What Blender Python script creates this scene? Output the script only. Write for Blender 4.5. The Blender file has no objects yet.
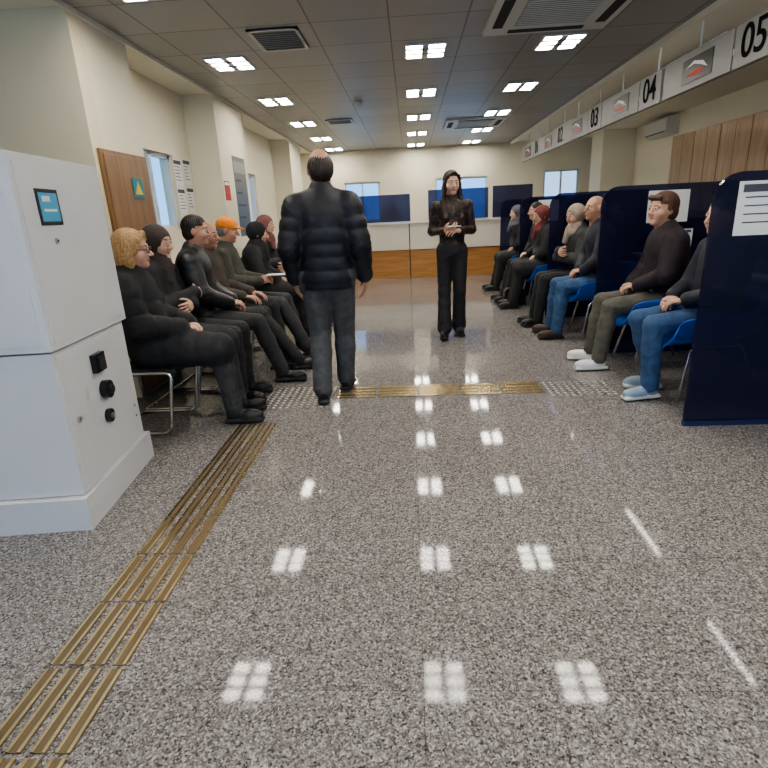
import bpy, math, numpy as np, random
from mathutils import Vector, Matrix
random.seed(4); rng=np.random.default_rng(4)
COL=bpy.context.scene.collection
CEIL=2.71
try: bpy.context.scene.view_settings.look='AgX - Medium High Contrast'
except Exception: pass
# ------------------------------------------------------------------ materials
MATS={}
def mat(name,color,rough=0.6,metal=0.0,emis=None,estr=0,bump=0,bscale=60,var=0,coat=0,spec=0.5):
    if name in MATS: return MATS[name]
    m=bpy.data.materials.new(name); m.use_nodes=True; nt=m.node_tree; b=nt.nodes['Principled BSDF']
    b.inputs['Base Color'].default_value=(*color,1); b.inputs['Roughness'].default_value=rough; b.inputs['Metallic'].default_value=metal
    b.inputs['Coat Weight'].default_value=coat; b.inputs['Specular IOR Level'].default_value=spec
    if emis: b.inputs['Emission Color'].default_value=(*emis,1); b.inputs['Emission Strength'].default_value=estr
    if bump or var:
        tc=nt.nodes.new('ShaderNodeTexCoord'); n=nt.nodes.new('ShaderNodeTexNoise'); n.inputs['Scale'].default_value=bscale; n.inputs['Detail'].default_value=4
        nt.links.new(tc.outputs['Object'],n.inputs['Vector'])
        if bump:
            n.inputs['Distortion'].default_value=.8
            bp=nt.nodes.new('ShaderNodeBump'); bp.inputs['Strength'].default_value=bump; bp.inputs['Distance'].default_value=0.015
            nt.links.new(n.outputs['Fac'],bp.inputs['Height']); nt.links.new(bp.outputs['Normal'],b.inputs['Normal'])
        if var:
            r=nt.nodes.new('ShaderNodeValToRGB'); c=color
            r.color_ramp.elements[0].position=.35; r.color_ramp.elements[1].position=.65
            r.color_ramp.elements[0].color=(*[v*(1-var) for v in c],1); r.color_ramp.elements[1].color=(*[min(1,v*(1+var)) for v in c],1)
            nt.links.new(n.outputs['Fac'],r.inputs['Fac']); nt.links.new(r.outputs['Color'],b.inputs['Base Color'])
    MATS[name]=m; return m
def granite():
    m=bpy.data.materials.new('granite_floor'); m.use_nodes=True; nt=m.node_tree; N=nt.nodes.new; L=nt.links.new; b=nt.nodes['Principled BSDF']
    tc=N('ShaderNodeTexCoord')
    def vor(s):
        v=N('ShaderNodeTexVoronoi'); v.inputs['Scale'].default_value=s; L(tc.outputs['Object'],v.inputs['Vector']); 
        sp=N('ShaderNodeSeparateColor'); L(v.outputs['Color'],sp.inputs[0]); return sp.outputs[0]
    r1=N('ShaderNodeValToRGB'); e=r1.color_ramp; e.interpolation='CONSTANT'
    e.elements[0].position=0; e.elements[0].color=(.05,.046,.046,1); e.elements[1].position=.18; e.elements[1].color=(.155,.14,.135,1)
    for p,c in [(.42,(.23,.21,.20,1)),(.66,(.33,.31,.295,1)),(.87,(.54,.52,.50,1))]:
        k=e.elements.new(p); k.color=c
    L(vor(150),r1.inputs['Fac'])
    r2=N('ShaderNodeValToRGB'); e=r2.color_ramp; e.interpolation='CONSTANT'
    e.elements[0].position=0; e.elements[0].color=(.06,.055,.055,1); e.elements[1].position=.3; e.elements[1].color=(.21,.19,.18,1)
    k=e.elements.new(.75); k.color=(.46,.44,.425,1)
    L(vor(270),r2.inputs['Fac'])
    mx=N('ShaderNodeMix'); mx.data_type='RGBA'; mx.inputs[0].default_value=.42; L(r1.outputs[0],mx.inputs[6]); L(r2.outputs[0],mx.inputs[7])
    br=N('ShaderNodeTexBrick'); br.offset=0; br.inputs['Scale'].default_value=1; br.inputs['Brick Width'].default_value=.6; br.inputs['Row Height'].default_value=.6
    br.inputs['Mortar Size'].default_value=.0016; br.inputs['Color1'].default_value=(1,1,1,1); br.inputs['Color2'].default_value=(.95,.94,.93,1); br.inputs['Mortar'].default_value=(.62,.6,.58,1)
    L(tc.outputs['Object'],br.inputs['Vector'])
    m2=N('ShaderNodeMix'); m2.data_type='RGBA'; m2.blend_type='MULTIPLY'; m2.inputs[0].default_value=1; L(mx.outputs[2],m2.inputs[6]); L(br.outputs['Color'],m2.inputs[7])
    L(m2.outputs[2],b.inputs['Base Color'])
    nz=N('ShaderNodeTexNoise'); nz.inputs['Scale'].default_value=1.3; L(tc.outputs['Object'],nz.inputs['Vector'])
    mr=N('ShaderNodeMapRange'); mr.inputs['To Min'].default_value=.04; mr.inputs['To Max'].default_value=.075; L(nz.outputs['Fac'],mr.inputs['Value']); L(mr.outputs[0],b.inputs['Roughness'])
    b.inputs['IOR'].default_value=1.28
    return m
def ceiling_metal():
    m=bpy.data.materials.new('ceiling_metal_tiles'); m.use_nodes=True; nt=m.node_tree; N=nt.nodes.new; L=nt.links.new; b=nt.nodes['Principled BSDF']
    tc=N('ShaderNodeTexCoord'); mp=N('ShaderNodeMapping'); mp.inputs['Location'].default_value=(.11,.16,0); L(tc.outputs['Object'],mp.inputs[0])
    br=N('ShaderNodeTexBrick'); br.offset=0; br.inputs['Scale'].default_value=1; br.inputs['Brick Width'].default_value=.594; br.inputs['Row Height'].default_value=.594
    br.inputs['Mortar Size'].default_value=.006; br.inputs['Color1'].default_value=(.33,.325,.305,1); br.inputs['Color2'].default_value=(.375,.365,.345,1); br.inputs['Mortar'].default_value=(.13,.128,.12,1)
    L(mp.outputs[0],br.inputs['Vector']); L(br.outputs['Color'],b.inputs['Base Color']); b.inputs['Roughness'].default_value=.42; b.inputs['Metallic'].default_value=.3
    return m
def wood(name,c1,c2,ax=2):
    m=bpy.data.materials.new(name); m.use_nodes=True; nt=m.node_tree; N=nt.nodes.new; L=nt.links.new; b=nt.nodes['Principled BSDF']
    tc=N('ShaderNodeTexCoord'); mp=N('ShaderNodeMapping'); s=[14,14,14]; s[ax]=1.2; mp.inputs['Scale'].default_value=s; L(tc.outputs['Object'],mp.inputs[0])
    n=N('ShaderNodeTexNoise'); n.inputs['Scale'].default_value=1.5; n.inputs['Detail'].default_value=6; n.inputs['Distortion'].default_value=.6; L(mp.outputs[0],n.inputs['Vector'])
    r=N('ShaderNodeValToRGB'); r.color_ramp.elements[0].position=.3; r.color_ramp.elements[1].position=.7; r.color_ramp.elements[0].color=(*c1,1); r.color_ramp.elements[1].color=(*c2,1)
    L(n.outputs['Fac'],r.inputs[0]); L(r.outputs[0],b.inputs['Base Color']); b.inputs['Roughness'].default_value=.35
    return m
def navy_glass():
    m=bpy.data.materials.new('navy_tinted_glass'); m.use_nodes=True; nt=m.node_tree; N=nt.nodes.new; L=nt.links.new; b=nt.nodes['Principled BSDF']; o=nt.nodes['Material Output']
    b.inputs['Base Color'].default_value=(.024,.028,.070,1); b.inputs['Roughness'].default_value=.05
    t=N('ShaderNodeBsdfTransparent'); t.inputs[0].default_value=(.42,.43,.60,1)
    mx=N('ShaderNodeMixShader'); mx.inputs[0].default_value=.45; L(t.outputs[0],mx.inputs[1]); L(b.outputs[0],mx.inputs[2]); L(mx.outputs[0],o.inputs[0])
    return m
def leopard():
    m=bpy.data.materials.new('leopard_blouse'); m.use_nodes=True; nt=m.node_tree; N=nt.nodes.new; L=nt.links.new; b=nt.nodes['Principled BSDF']
    tc=N('ShaderNodeTexCoord'); v=N('ShaderNodeTexNoise'); v.inputs['Scale'].default_value=34; v.inputs['Detail'].default_value=2; L(tc.outputs['Object'],v.inputs['Vector'])
    r=N('ShaderNodeValToRGB'); r.color_ramp.elements[0].position=.52; r.color_ramp.elements[1].position=.62; r.color_ramp.elements[0].color=(.014,.010,.009,1); r.color_ramp.elements[1].color=(.10,.050,.028,1)
    L(v.outputs['Fac'],r.inputs[0]); L(r.outputs[0],b.inputs['Base Color']); b.inputs['Roughness'].default_value=.55
    return m
M_floor=granite(); M_ceil=ceiling_metal()
M_wall=mat('cream_wall_paint',(.77,.70,.52),.7,bump=.02,bscale=120)
M_wallg=mat('pale_wall_paint',(.81,.76,.61),.7)
M_white=mat('white_ceiling_paint',(.86,.82,.70),.7)
M_kiosk=mat('white_powder_coat',(.72,.72,.73),.35,var=.02,bscale=3)
M_black=mat('black_plastic',(.012,.012,.014),.35)
M_dgrey=mat('dark_gap',(.03,.03,.03),.7)
M_chrome=mat('chrome_tube',(.75,.75,.76),.15,1)
M_alu=mat('brushed_aluminium',(.55,.56,.57),.35,.9)
M_gold=mat('brass_ridge',(.85,.68,.38),.24,1)
M_brown=mat('brass_groove_brown',(.20,.15,.09),.4,.5)
M_steel=mat('steel_stud',(.62,.6,.55),.28,1)
M_glass=navy_glass()
M_wood=wood('oak_counter',(.36,.17,.055),(.50,.26,.09),0)
M_woodv=wood('oak_cabinet',(.35,.22,.115),(.48,.33,.18),2)
M_woodp=wood('brown_wood_panel',(.20,.105,.042),(.29,.165,.075),2)
M_laminate=mat('cream_laminate',(.68,.64,.55),.4)
M_paper=mat('paper_white',(.85,.85,.83),.7)
M_ink=mat('ink_grey',(.09,.09,.11),.7)
M_sign=mat('sign_grey_panel',(.27,.27,.26),.5)
M_signt=mat('sign_letter_black',(.01,.01,.012),.9,spec=.1)
M_red=mat('sign_red',(.55,.03,.02),.5)
M_green=mat('sign_green_blue',(.02,.22,.30),.4)
M_yel=mat('sign_yellow',(.8,.6,.05),.4)
M_poster=mat('poster_dark',(.07,.08,.09),.3)
M_frame=mat('white_frame',(.72,.72,.70),.4)
M_lamp=mat('lamp_diffuser',(1,1,1),.5,emis=(1,.94,.84),estr=54)
M_lamp2=mat('linear_led',(1,1,1),.5,emis=(1,.96,.90),estr=40)
M_blue=mat('blue_plastic_shell',(.012,.11,.50),.35)
M_blackv=mat('black_vinyl',(.02,.02,.022),.4,bump=.05,bscale=80)
M_acw=mat('ac_white',(.66,.65,.60),.45)
M_screen=mat('lcd_screen',(.02,.08,.14),.2,emis=(.10,.38,.55),estr=.5)
M_navy=mat('navy_front_panel',(.02,.03,.10),.4)
M_blind=mat('roller_blind_daylight_glow',(.6,.72,.85),.8,emis=(.40,.65,1),estr=1.2)  # blue emission stands in for daylight coming through the blind
# ------------------------------------------------------------------ mesh builder
class MB:
    def __init__(s): s.v=[]; s.f=[]; s.m=[]; s.mats=[]
    def mi(s,m):
        if m not in s.mats: s.mats.append(m)
        return s.mats.index(m)
    def box(s,a,b,m,M=None):
        x0,y0,z0=a; x1,y1,z1=b; n=len(s.v)
        c=[(x0,y0,z0),(x1,y0,z0),(x1,y1,z0),(x0,y1,z0),(x0,y0,z1),(x1,y0,z1),(x1,y1,z1),(x0,y1,z1)]
        if M: c=[tuple(M@Vector(p)) for p in c]
        s.v+=c
        for q in [(0,3,2,1),(4,5,6,7),(0,1,5,4),(1,2,6,5),(2,3,7,6),(3,0,4,7)]:
            s.f.append([n+i for i in q]); s.m.append(s.mi(m))
    def tube(s,pts,r,m,seg=10,closed=False):
        P=[Vector(p) for p in pts]; n0=len(s.v); up=None; k=len(P)
        for i,p in enumerate(P):
            if closed: t=(P[(i+1)%k]-P[i-1])
            else: t=(P[min(i+1,k-1)]-P[max(i-1,0)])
            t.normalize()
            if up is None:
                up=Vector((0,0,1)) if abs(t.z)<.9 else Vector((1,0,0))
            a=(up-t*up.dot(t)).normalized(); b=t.cross(a); up=a
            rr=r[i] if isinstance(r,(list,tuple)) else r
            for j in range(seg):
                w=2*math.pi*j/seg; s.v.append(tuple(p+a*math.cos(w)*rr+b*math.sin(w)*rr))
        for i in range(k if closed else k-1):
            i2=(i+1)%k
            for j in range(seg):
                j2=(j+1)%seg
                s.f.append([n0+i*seg+j,n0+i*seg+j2,n0+i2*seg+j2,n0+i2*seg+j]); s.m.append(s.mi(m))
        if not closed:
            s.f.append([n0+j for j in range(seg)][::-1]); s.m.append(s.mi(m))
            s.f.append([n0+(k-1)*seg+j for j in range(seg)]); s.m.append(s.mi(m))
    def cyl(s,a,b,r,m,seg=20): s.tube([a,b],r,m,seg)
    def prism(s,poly,ax,a,b,m):
        n=len(s.v); k=len(poly)
        for w in (a,b):
            for p in poly:
                q=[0,0,0]; q[ax]=w; o=[i for i in range(3) if i!=ax]; q[o[0]]=p[0]; q[o[1]]=p[1]; s.v.append(tuple(q))
        s.f.append([n+i for i in range(k)]); s.m.append(s.mi(m))
        s.f.append([n+k+i for i in range(k)][::-1]); s.m.append(s.mi(m))
        for i in range(k):
            j=(i+1)%k; s.f.append([n+i,n+k+i,n+k+j,n+j]); s.m.append(s.mi(m))
    def build(s,name,bevel=0,smooth=False,loc=(0,0,0),rz=0,fix=False,bseg=2,parent=None):
        me=bpy.data.meshes.new(name); me.from_pydata(s.v,[],s.f)
        for m in s.mats: me.materials.append(m)
        me.polygons.foreach_set('material_index',s.m)
        if smooth: me.polygons.foreach_set('use_smooth',[True]*len(s.f))
        me.update()
        if fix:
            import bmesh
            bm=bmesh.new(); bm.from_mesh(me); bmesh.ops.recalc_face_normals(bm,faces=bm.faces); bm.to_mesh(me); bm.free()
        o=bpy.data.objects.new(name,me); COL.objects.link(o); o.location=loc; o.rotation_euler=(0,0,rz)
        if bevel:
            md=o.modifiers.new('bevel','BEVEL'); md.width=bevel; md.segments=bseg; md.limit_method='ANGLE'; md.angle_limit=.6
        if parent: o.parent=parent
        return o
def rounded(pts,rad,n=5):
    out=[Vector(pts[0])]
    for i in range(1,len(pts)-1):
        p=Vector(pts[i]); a=(Vector(pts[i-1])-p); b=(Vector(pts[i+1])-p)
        r=min(rad,a.length*.45,b.length*.45); A=p+a.normalized()*r; B=p+b.normalized()*r
        for k in range(n+1):
            t=k/n; out.append(A*(1-t)**2+p*2*t*(1-t)+B*t*t)
    out.append(Vector(pts[-1])); return out
# ------------------------------------------------------------------ room shell
def wall(name,axis,c0,c1,u0,u1,z0,z1,ops,m):
    us=sorted({u0,u1,*[o[0] for o in ops],*[o[1] for o in ops]}); zs=sorted({z0,z1,*[o[2] for o in ops],*[o[3] for o in ops]})
    b=MB()
    for i in range(len(us)-1):
        for j in range(len(zs)-1):
            cu=(us[i]+us[i+1])/2; cz=(zs[j]+zs[j+1])/2
            if any(o[0]<cu<o[1] and o[2]<cz<o[3] for o in ops): continue
            if axis==0: b.box((c0,us[i],zs[j]),(c1,us[i+1],zs[j+1]),m)
            else: b.box((us[i],c0,zs[j]),(us[i+1],c1,zs[j+1]),m)
    return b.build(name)
b=MB(); b.box((-4.6,-2.5,-.1),(4.7,13.4,0),M_floor); b.build('floor')
b=MB(); b.box((-2.2,-2.5,CEIL),(2.34,13.2,CEIL+.1),M_ceil); b.build('ceiling')
b=MB(); b.box((2.34,-2.5,CEIL),(4.7,13.2,CEIL+.1),M_white); b.box((-4.6,-2.5,CEIL),(-2.2,13.2,CEIL+.1),M_white); b.build('ceiling_white_border')
LW=[(5.2,6.13,1.27,2.03),(8.4,9.4,1.27,2.03)]
wall('wall_left',0,-2.7,-2.55,4.72,13.2,0,CEIL,LW,M_wallg)
FW=[(-1.5,-.67,1.15,2.03),(.62,1.82,1.05,2.03),(3.1,3.9,1.35,2.08)]
wall('wall_far',1,13.2,13.35,-2.7,4.7,0,CEIL,FW,M_wallg)
wall('wall_right',0,4.6,4.75,-2.5,13.2,0,CEIL,[],M_wallg)
wall('wall_back',1,-2.65,-2.5,-4.6,4.7,0,CEIL,[(-3.2,3.6,.25,2.3)],M_wall)
b=MB(); b.box((-4.6,3.95,0),(-2.2,4.1,CEIL),M_wall); b.box((-2.7,4.1,0),(-2.2,4.72,CEIL),M_wallg); b.build('wall_left_return')
wall('wall_left_side',0,-4.7,-4.6,-2.5,4.1,0,CEIL,[],M_wall)
for (y0,y1) in [(6.65,7.75),(10.7,11.7)]:
    b=MB(); b.box((-2.55,y0,0),(-2.2,y1,CEIL),M_wallg); b.build('wall_column')
b=MB(); b.box((3.95,11.9,0),(4.6,12.6,CEIL),M_wallg); b.build('wall_column')
b=MB()
for (y0,y1,x) in [(3.95,4.72,-2.2),(6.65,7.75,-2.2),(10.7,11.7,-2.2),(4.72,6.65,-2.55),(7.75,10.7,-2.55)]:
    b.box((x,y0,0),(x+.012,y1,.09),M_alu)
b.build('baseboard_left')
b=MB(); b.box((-2.21,3.0,CEIL-.03),(-2.17,13.2,CEIL),M_white); b.box((2.32,-2.5,CEIL-.05),(2.37,13.2,CEIL),M_white); b.build('trim_1')
def window(i,axis,c,u0,u1,z0,z1,blind):
    b=MB(); w=.04
    def bx(a0,a1,b0,b1,m,d0=-.03,d1=.03):
        if axis==0: b.box((c+d0,a0,b0),(c+d1,a1,b1),m)
        else: b.box((a0,c+d0,b0),(a1,c+d1,b1),m)
    bx(u0,u1,z0,z0+w,M_frame); bx(u0,u1,z1-w,z1,M_frame); bx(u0,u0+w,z0,z1,M_frame); bx(u1-w,u1,z0,z1,M_frame)
    um=(u0+u1)/2; bx(um-.02,um+.02,z0,z1,M_frame)
    if blind: bx(u0+w,u1-w,z0+w,z1-w,M_blind,.031,.036)
    b.build('window_%d'%i)
window(1,0,-2.62,5.2,6.13,1.27,2.03,False); window(2,0,-2.62,8.4,9.4,1.27,2.03,False)
for i,o in enumerate(FW): window(3+i,1,13.27,o[0],o[1],o[2],o[3],i==2)
b=MB()
b.box((-3.2,-2.6,.25),(3.6,-2.54,.3),M_frame); b.box((-3.2,-2.6,2.25),(3.6,-2.54,2.3),M_frame)
for x in (-3.2,-1.5,.2,1.9,3.55): b.box((x,-2.6,.25),(x+.05,-2.54,2.3),M_frame)
b.build('window_6')
# ------------------------------------------------------------------ ceiling fixtures
ROWS=[3.734+1.7816*k for k in range(-3,6)]; COLS=[-1.61,.187,1.386]
for r in ROWS:
    for x in COLS:
        if r>12.9: continue
        b=MB(); w=.17; d=.2; z=CEIL
        b.box((x-w-.015,r-d-.015,z-.012),(x+w+.015,r-d,z),M_frame); b.box((x-w-.015,r+d,z-.012),(x+w+.015,r+d+.015,z),M_frame)
        b.box((x-w-.015,r-d,z-.012),(x-w,r+d,z),M_frame); b.box((x+w,r-d,z-.012),(x+w+.015,r+d,z),M_frame)
        b.box((x-.03,r-d,z-.011),(x+.03,r+d,z-.003),M_alu)
        for k in (-.07,.07): b.box((x-w,r+k-.024,z-.011),(x+w,r+k+.024,z-.003),M_alu)
        b.box((x-w,r-d,z-.006),(x+w,r+d,z-.001),M_lamp)
        b.build('recessed_ceiling_light')
for (x,y0,y1) in [(2.84,3.68,4.41),(2.84,5.48,6.73),(2.84,7.8,9.05),(2.84,10.1,11.3),(2.84,.9,2.2)]:
    b=MB(); b.box((x-.035,y0-.02,CEIL-.03),(x+.035,y1+.02,CEIL-.012),M_frame); b.box((x-.014,y0,CEIL-.035),(x+.014,y1,CEIL-.03),M_lamp2); b.box((x-.01,y0+.1,CEIL-.012),(x+.01,y1-.1,CEIL),M_frame); b.build('linear_ceiling_light')
def cassette(x,y):
    b=MB(); z=CEIL; h=.49
    b.box((x-h,y-h,z-.03),(x+h,y+h,z),M_acw)
    b.box((x-.27,y-.27,z-.036),(x+.27,y+.27,z-.03),M_dgrey)
    for i in range(14):
        yy=y-.26+i*.04; b.box((x-.27,yy-.012,z-.04),(x+.27,yy+.008,z-.034),M_acw)
    for (a,c,e,f) in [(-.3,-.44,.3,-.36),(-.3,.36,.3,.44),(-.44,-.3,-.36,.3),(.36,-.3,.44,.3)]:
        b.box((x+a,y+c,z-.033),(x+e,y+f,z-.029),M_dgrey)
    b.build('ceiling_air_conditioner_cassette',bevel=.004)
cassette(1.14,4.62); cassette(1.13,9.92)
def vent(x,y,w,d):
    b=MB(); z=CEIL
    b.box((x-w,y-d,z-.01),(x+w,y+d,z),M_dgrey)
    for (a,c,e,f) in [(-w,-d,w,-d+.03),(-w,d-.03,w,d),(-w,-d,-w+.03,d),(w-.03,-d,w,d)]: b.box((x+a,y+c,z-.015),(x+e,y+f,z-.002),M_alu)
    n=int(2*d/.05)
    for i in range(1,n): b.box((x-w,y-d+i*.05-.006,z-.016),(x+w,y-d+i*.05+.006,z-.005),M_sign)
    b.build('ceiling_air_vent')
vent(-1.01,4.92,.2,.27); vent(-1.03,9.05,.2,.2)
b=MB(); b.tube([(-.62,7.6,CEIL),(-.62,7.6,CEIL-.03),(-.62,7.6,CEIL-.06),(-.62,7.6,CEIL-.085)],[.06,.06,.045,.01],M_frame,16); b.build('dome_security_camera',smooth=True)
# ------------------------------------------------------------------ tactile paving
def bars(b,x0,y0,along_y,L):
    for i in range(4):
        o=.008+i*.069
        for (p,q,z,m) in [(0,.044,.004,M_brown),(.001,.011,.0075,M_gold),(.033,.043,.0075,M_gold)]:
            if along_y: b.box((x0+o+p,y0+.008,0.0005),(x0+o+q,y0+L-.008,z),m)
            else: b.box((x0+.008,y0+o+p,0.0005),(x0+L-.008,y0+o+q,z),m)
b=MB(); y=-.75
while y<3.3: bars(b,-1.2,y,True,.29); y+=.29
b.build('tactile_guide_strip')
b=MB(); x=-.6
for i in range(5): bars(b,x+i*.316,3.78,False,.31)
b.build('tactile_guide_strip')
def studs(x0,x1,y0,y1):
    b=MB(); x=x0
    while x<x1:
        y=y0
        while y<y1:
            b.tube([(x,y,0.0003),(x,y,.004),(x,y,.0055)],[.013,.011,.006],M_steel,8); y+=.05
        x+=.05
    b.build('tactile_warning_studs',smooth=True)
studs(-1.19,-.61,3.62,4.1); studs(1.01,1.5,3.72,4.05)
# ------------------------------------------------------------------ kiosk
def kiosk():
    b=MB()
    b.box((-.86,-.0,0),(0,.80,.16),M_kiosk)
    b.box((-.84,.035,.165),(-.02,.765,.83),M_kiosk)
    b.box((-.85,.02,.84),(0,.78,1.62),M_kiosk)
    b.box((-.80,.06,.83),(-.04,.74,.84),M_dgrey)
    b.box((-.02,.06,.19),(-.014,.745,.81),M_kiosk)
    b.box((0,.05,.87),(.004,.75,1.59),M_kiosk)
    b.box((-.83,.014,.87),(-.03,.022,1.59),M_kiosk)
    b.box((0,.155,1.345),(.008,.325,1.49),M_dgrey); b.box((.008,.17,1.36),(.010,.31,1.475),M_screen)
    b.box((.010,.19,1.44),(.011,.25,1.462),M_paper); b.box((.010,.19,1.40),(.011,.29,1.41),M_paper)
    b.cyl((0.003,.24,1.28),(.012,.24,1.28),.012,M_alu); b.cyl((.012,.24,1.28),(.014,.24,1.28),.005,M_black)
    b.box((-.016,.33,.655),(.012,.43,.745),M_black); b.box((.012,.35,.672),(.022,.41,.728),M_dgrey)
    b.cyl((-.016,.40,.555),(.02,.40,.555),.045,M_black,24); b.cyl((.02,.40,.555),(.035,.40,.555),.02,M_dgrey)
    b.cyl((-.016,.385,.42),(.008,.385,.42),.034,M_black,24); b.cyl((.008,.385,.42),(.016,.385,.42),.014,M_alu)
    for z in (.3,.36): b.cyl((-.016,.70,z),(-.008,.70,z),.008,M_alu)
    b.cyl((-.016,.12,.5),(-.006,.12,.5),.014,M_alu)
    o=b.build('self_service_kiosk',bevel=.006,loc=(-1.50,2.06,0),rz=math.radians(6))
kiosk()
b=MB(); b.box((-2.197,3.99,.02),(-2.175,4.69,1.86),M_woodp); b.box((-2.175,4.02,.05),(-2.168,4.66,1.83),M_woodp)
b.cyl((-2.168,4.08,1.0),(-2.15,4.08,1.0),.015,M_alu); b.build('door_1',bevel=.003)
b=MB(); b.box((-2.166,4.36,1.53),(-2.160,4.52,1.68),M_green); b.prism([(4.44,1.66),(4.38,1.56),(4.50,1.56)],0,-2.160,-2.158,M_yel); b.build('pictogram_sign',fix=True)
def sheet(name,p0,p1,axis,lines=6,m=None,hdr=None):
    ax,c,sg=axis; b=MB(); t=.003
    def q(u0,z0,u1,z1,d0,d1,mm):
        lo,hi=sorted((c+sg*d0,c+sg*d1))
        if ax==0: b.box((lo,u0,z0),(hi,u1,z1),mm)
        else: b.box((u0,lo,z0),(u1,hi,z1),mm)
    u0,z0=p0;u1,z1=p1; q(u0,z0,u1,z1,0.001,t,m or M_paper); w=u1-u0;h=z1-z0
    if hdr: q(u0+.06*w,z1-.2*h,u1-.06*w,z1-.06*h,t,t+.001,hdr)
    for i in range(lines):
        zz=z1-h*(.28+.62*i/max(1,lines)); e=random.uniform(.1,.4)
        q(u0+.1*w,zz-.025*h,u1-.1*w-e*w,zz,t,t+.001,M_ink)
    b.build(name)
for i,(u,z) in enumerate([(6.12,1.72),(6.38,1.74),(6.12,1.42),(6.38,1.44)]): sheet('wall_notice',(u,z),(u+.21,z+.28),(0,-2.55,1),5,hdr=M_ink)
sheet('fire_safety_sign',(6.68,1.56),(6.88,1.78),(0,-2.2,1),3,M_red,M_paper)
sheet('framed_poster',(7.1,1.12),(7.62,2.1),(0,-2.2,1),4,M_poster,M_sign)
sheet('wall_notice',(4.95,1.2),(5.1,1.5),(0,-2.55,1),4)
# ------------------------------------------------------------------ far counter
b=MB()
b.box((-1.9,11.4,0),(-.02,11.75,.57),M_wood); b.box((0,11.4,0),(1.85,11.75,.57),M_wood); b.box((-.02,11.42,0),(0,11.75,.57),M_dgrey)
b.box((-1.9,11.37,.575),(-.02,11.8,1.09),M_laminate); b.box((.0,11.37,.575),(2.5,11.8,1.09),M_laminate); b.box((-.02,11.40,.575),(0,11.8,1.09),M_dgrey)
b.box((1.85,11.4,0),(2.5,11.75,.57),M_wood)
b.box((-1.92,11.34,1.09),(2.52,11.95,1.115),M_laminate)
b.build('reception_counter',bevel=.003)
for (x0,x1,z1) in [(-1.05,.02,1.67),(.39,1.6,1.72),(1.69,2.48,1.74)]:
    b=MB(); b.box((x0,11.44,1.14),(x1,11.455,z1),M_glass); b.box((x0,11.42,1.117),(x1,11.475,1.14),M_alu); b.build('counter_glass_screen')
# ------------------------------------------------------------------ service bays on the right
PY=[3.1,4.85,6.6,8.35,10.1]
for i,y in enumerate(PY):
    b=MB(); R=.14; x0=1.64;x1=2.75;z1=1.45
    poly=[(x0,0.03)]+[(x0+R-R*math.cos(a),z1-R+R*math.sin(a)) for a in np.linspace(0,math.pi/2,9)]+[(x1,z1),(x1,0.03)]
    b.prism(poly,1,y,y+.022,M_glass)
    b.box((x0,y-.006,0),(x1,y+.028,.03),M_navy)
    b.build('privacy_partition',fix=True)
    if i<4:
        d=MB(); ya=y+.05; yb=PY[i+1]-.03
        d.box((2.62,ya,.72),(3.3,yb,.75),M_laminate); d.box((2.72,ya,0),(2.75,yb,.72),M_navy)
        d.box((2.75,ya,0),(3.25,ya+.03,.72),M_laminate); d.box((2.75,yb-.03,0),(3.25,yb,.72),M_laminate)
        d.box((2.70,ya+.0,.75),(2.712,yb,1.15),M_glass)
        d.build('service_desk',bevel=.002)
        s=MB(); ym=(ya+yb)/2+.35
        s.box((3.05,ym-.26,.86),(3.08,ym+.26,1.2),M_black); s.box((3.065,ym-.03,.77),(3.085,ym+.03,.9),M_black); s.box((2.98,ym-.12,.752),(3.16,ym+.12,.767),M_black)
        s.build('computer_monitor',bevel=.004)
sheet('printed_notice',(1.76,1.12),(2.16,1.40),(1,3.1,-1),4,hdr=M_ink)
sheet('printed_notice',(2.02,1.14),(2.36,1.40),(1,4.85,-1),5)
sheet('printed_notice',(2.2,.92),(2.42,1.08),(1,4.85,-1),3,hdr=M_ink)
sheet('printed_notice',(1.9,1.1),(2.2,1.4),(1,8.35,-1),5)
b=MB(); SX=2.38
SC=[4.27,5.93,7.55,9.15,10.75]
for c in SC:
    b.box((SX,c-.24,2.2),(SX+.05,c+.24,2.48),M_sign)
    b.box((SX,c+.26,2.2),(SX+.05,c+1.36,2.48),M_sign)
    for yr in (c-.1,c+.8): b.cyl((SX+.025,yr,2.48),(SX+.025,yr,CEIL),.009,M_frame,8)
    b.box((SX-.006,c+.52,2.25),(SX,c+1.0,2.43),M_black)
    lx=SX-.009
    b.prism([(c+.58,2.31),(c+.66,2.37),(c+.80,2.40),(c+.94,2.36),(c+.80,2.375),(c+.68,2.345)],0,lx,SX-.006,M_paper)
    b.prism([(c+.60,2.30),(c+.74,2.33),(c+.92,2.30),(c+.76,2.285)],0,lx,SX-.006,M_red)
    b.box((SX+.005,c+.24,2.3),(SX+.045,c+.26,2.34),M_alu)
sb=b.build('hanging_sign_rail',fix=True)
for c,t in zip(SC,['05','04','03','02','01']):
    cu=bpy.data.curves.new('sign_number','FONT'); cu.body=t; cu.size=.30; cu.extrude=.002; cu.offset=.002; cu.align_x='CENTER'; cu.align_y='CENTER'; cu.materials.append(M_signt)
    o=bpy.data.objects.new('sign_number',cu); COL.objects.link(o)
    o.matrix_world=Matrix(((0,0,-1,SX-.004),(-1,0,0,c),(0,1,0,2.34),(0,0,0,1)))
    o.parent=sb
b=MB(); y=5.2
while y<9.3:
    b.box((4.2,y,0.08),(4.595,y+.69,2.26),M_woodv); b.box((4.185,y+.008,.1),(4.2,y+.34,2.25),M_woodv); b.box((4.185,y+.352,.1),(4.2,y+.685,2.25),M_woodv)
    b.cyl((4.175,y+.32,1.0),(4.175,y+.32,1.2),.006,M_alu,8); b.cyl((4.175,y+.37,1.0),(4.175,y+.37,1.2),.006,M_alu,8); y+=.695
b.box((4.22,5.2,0),(4.595,y,.08),M_dgrey); b.build('wooden_wardrobe_cabinet',bevel=.002)
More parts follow.
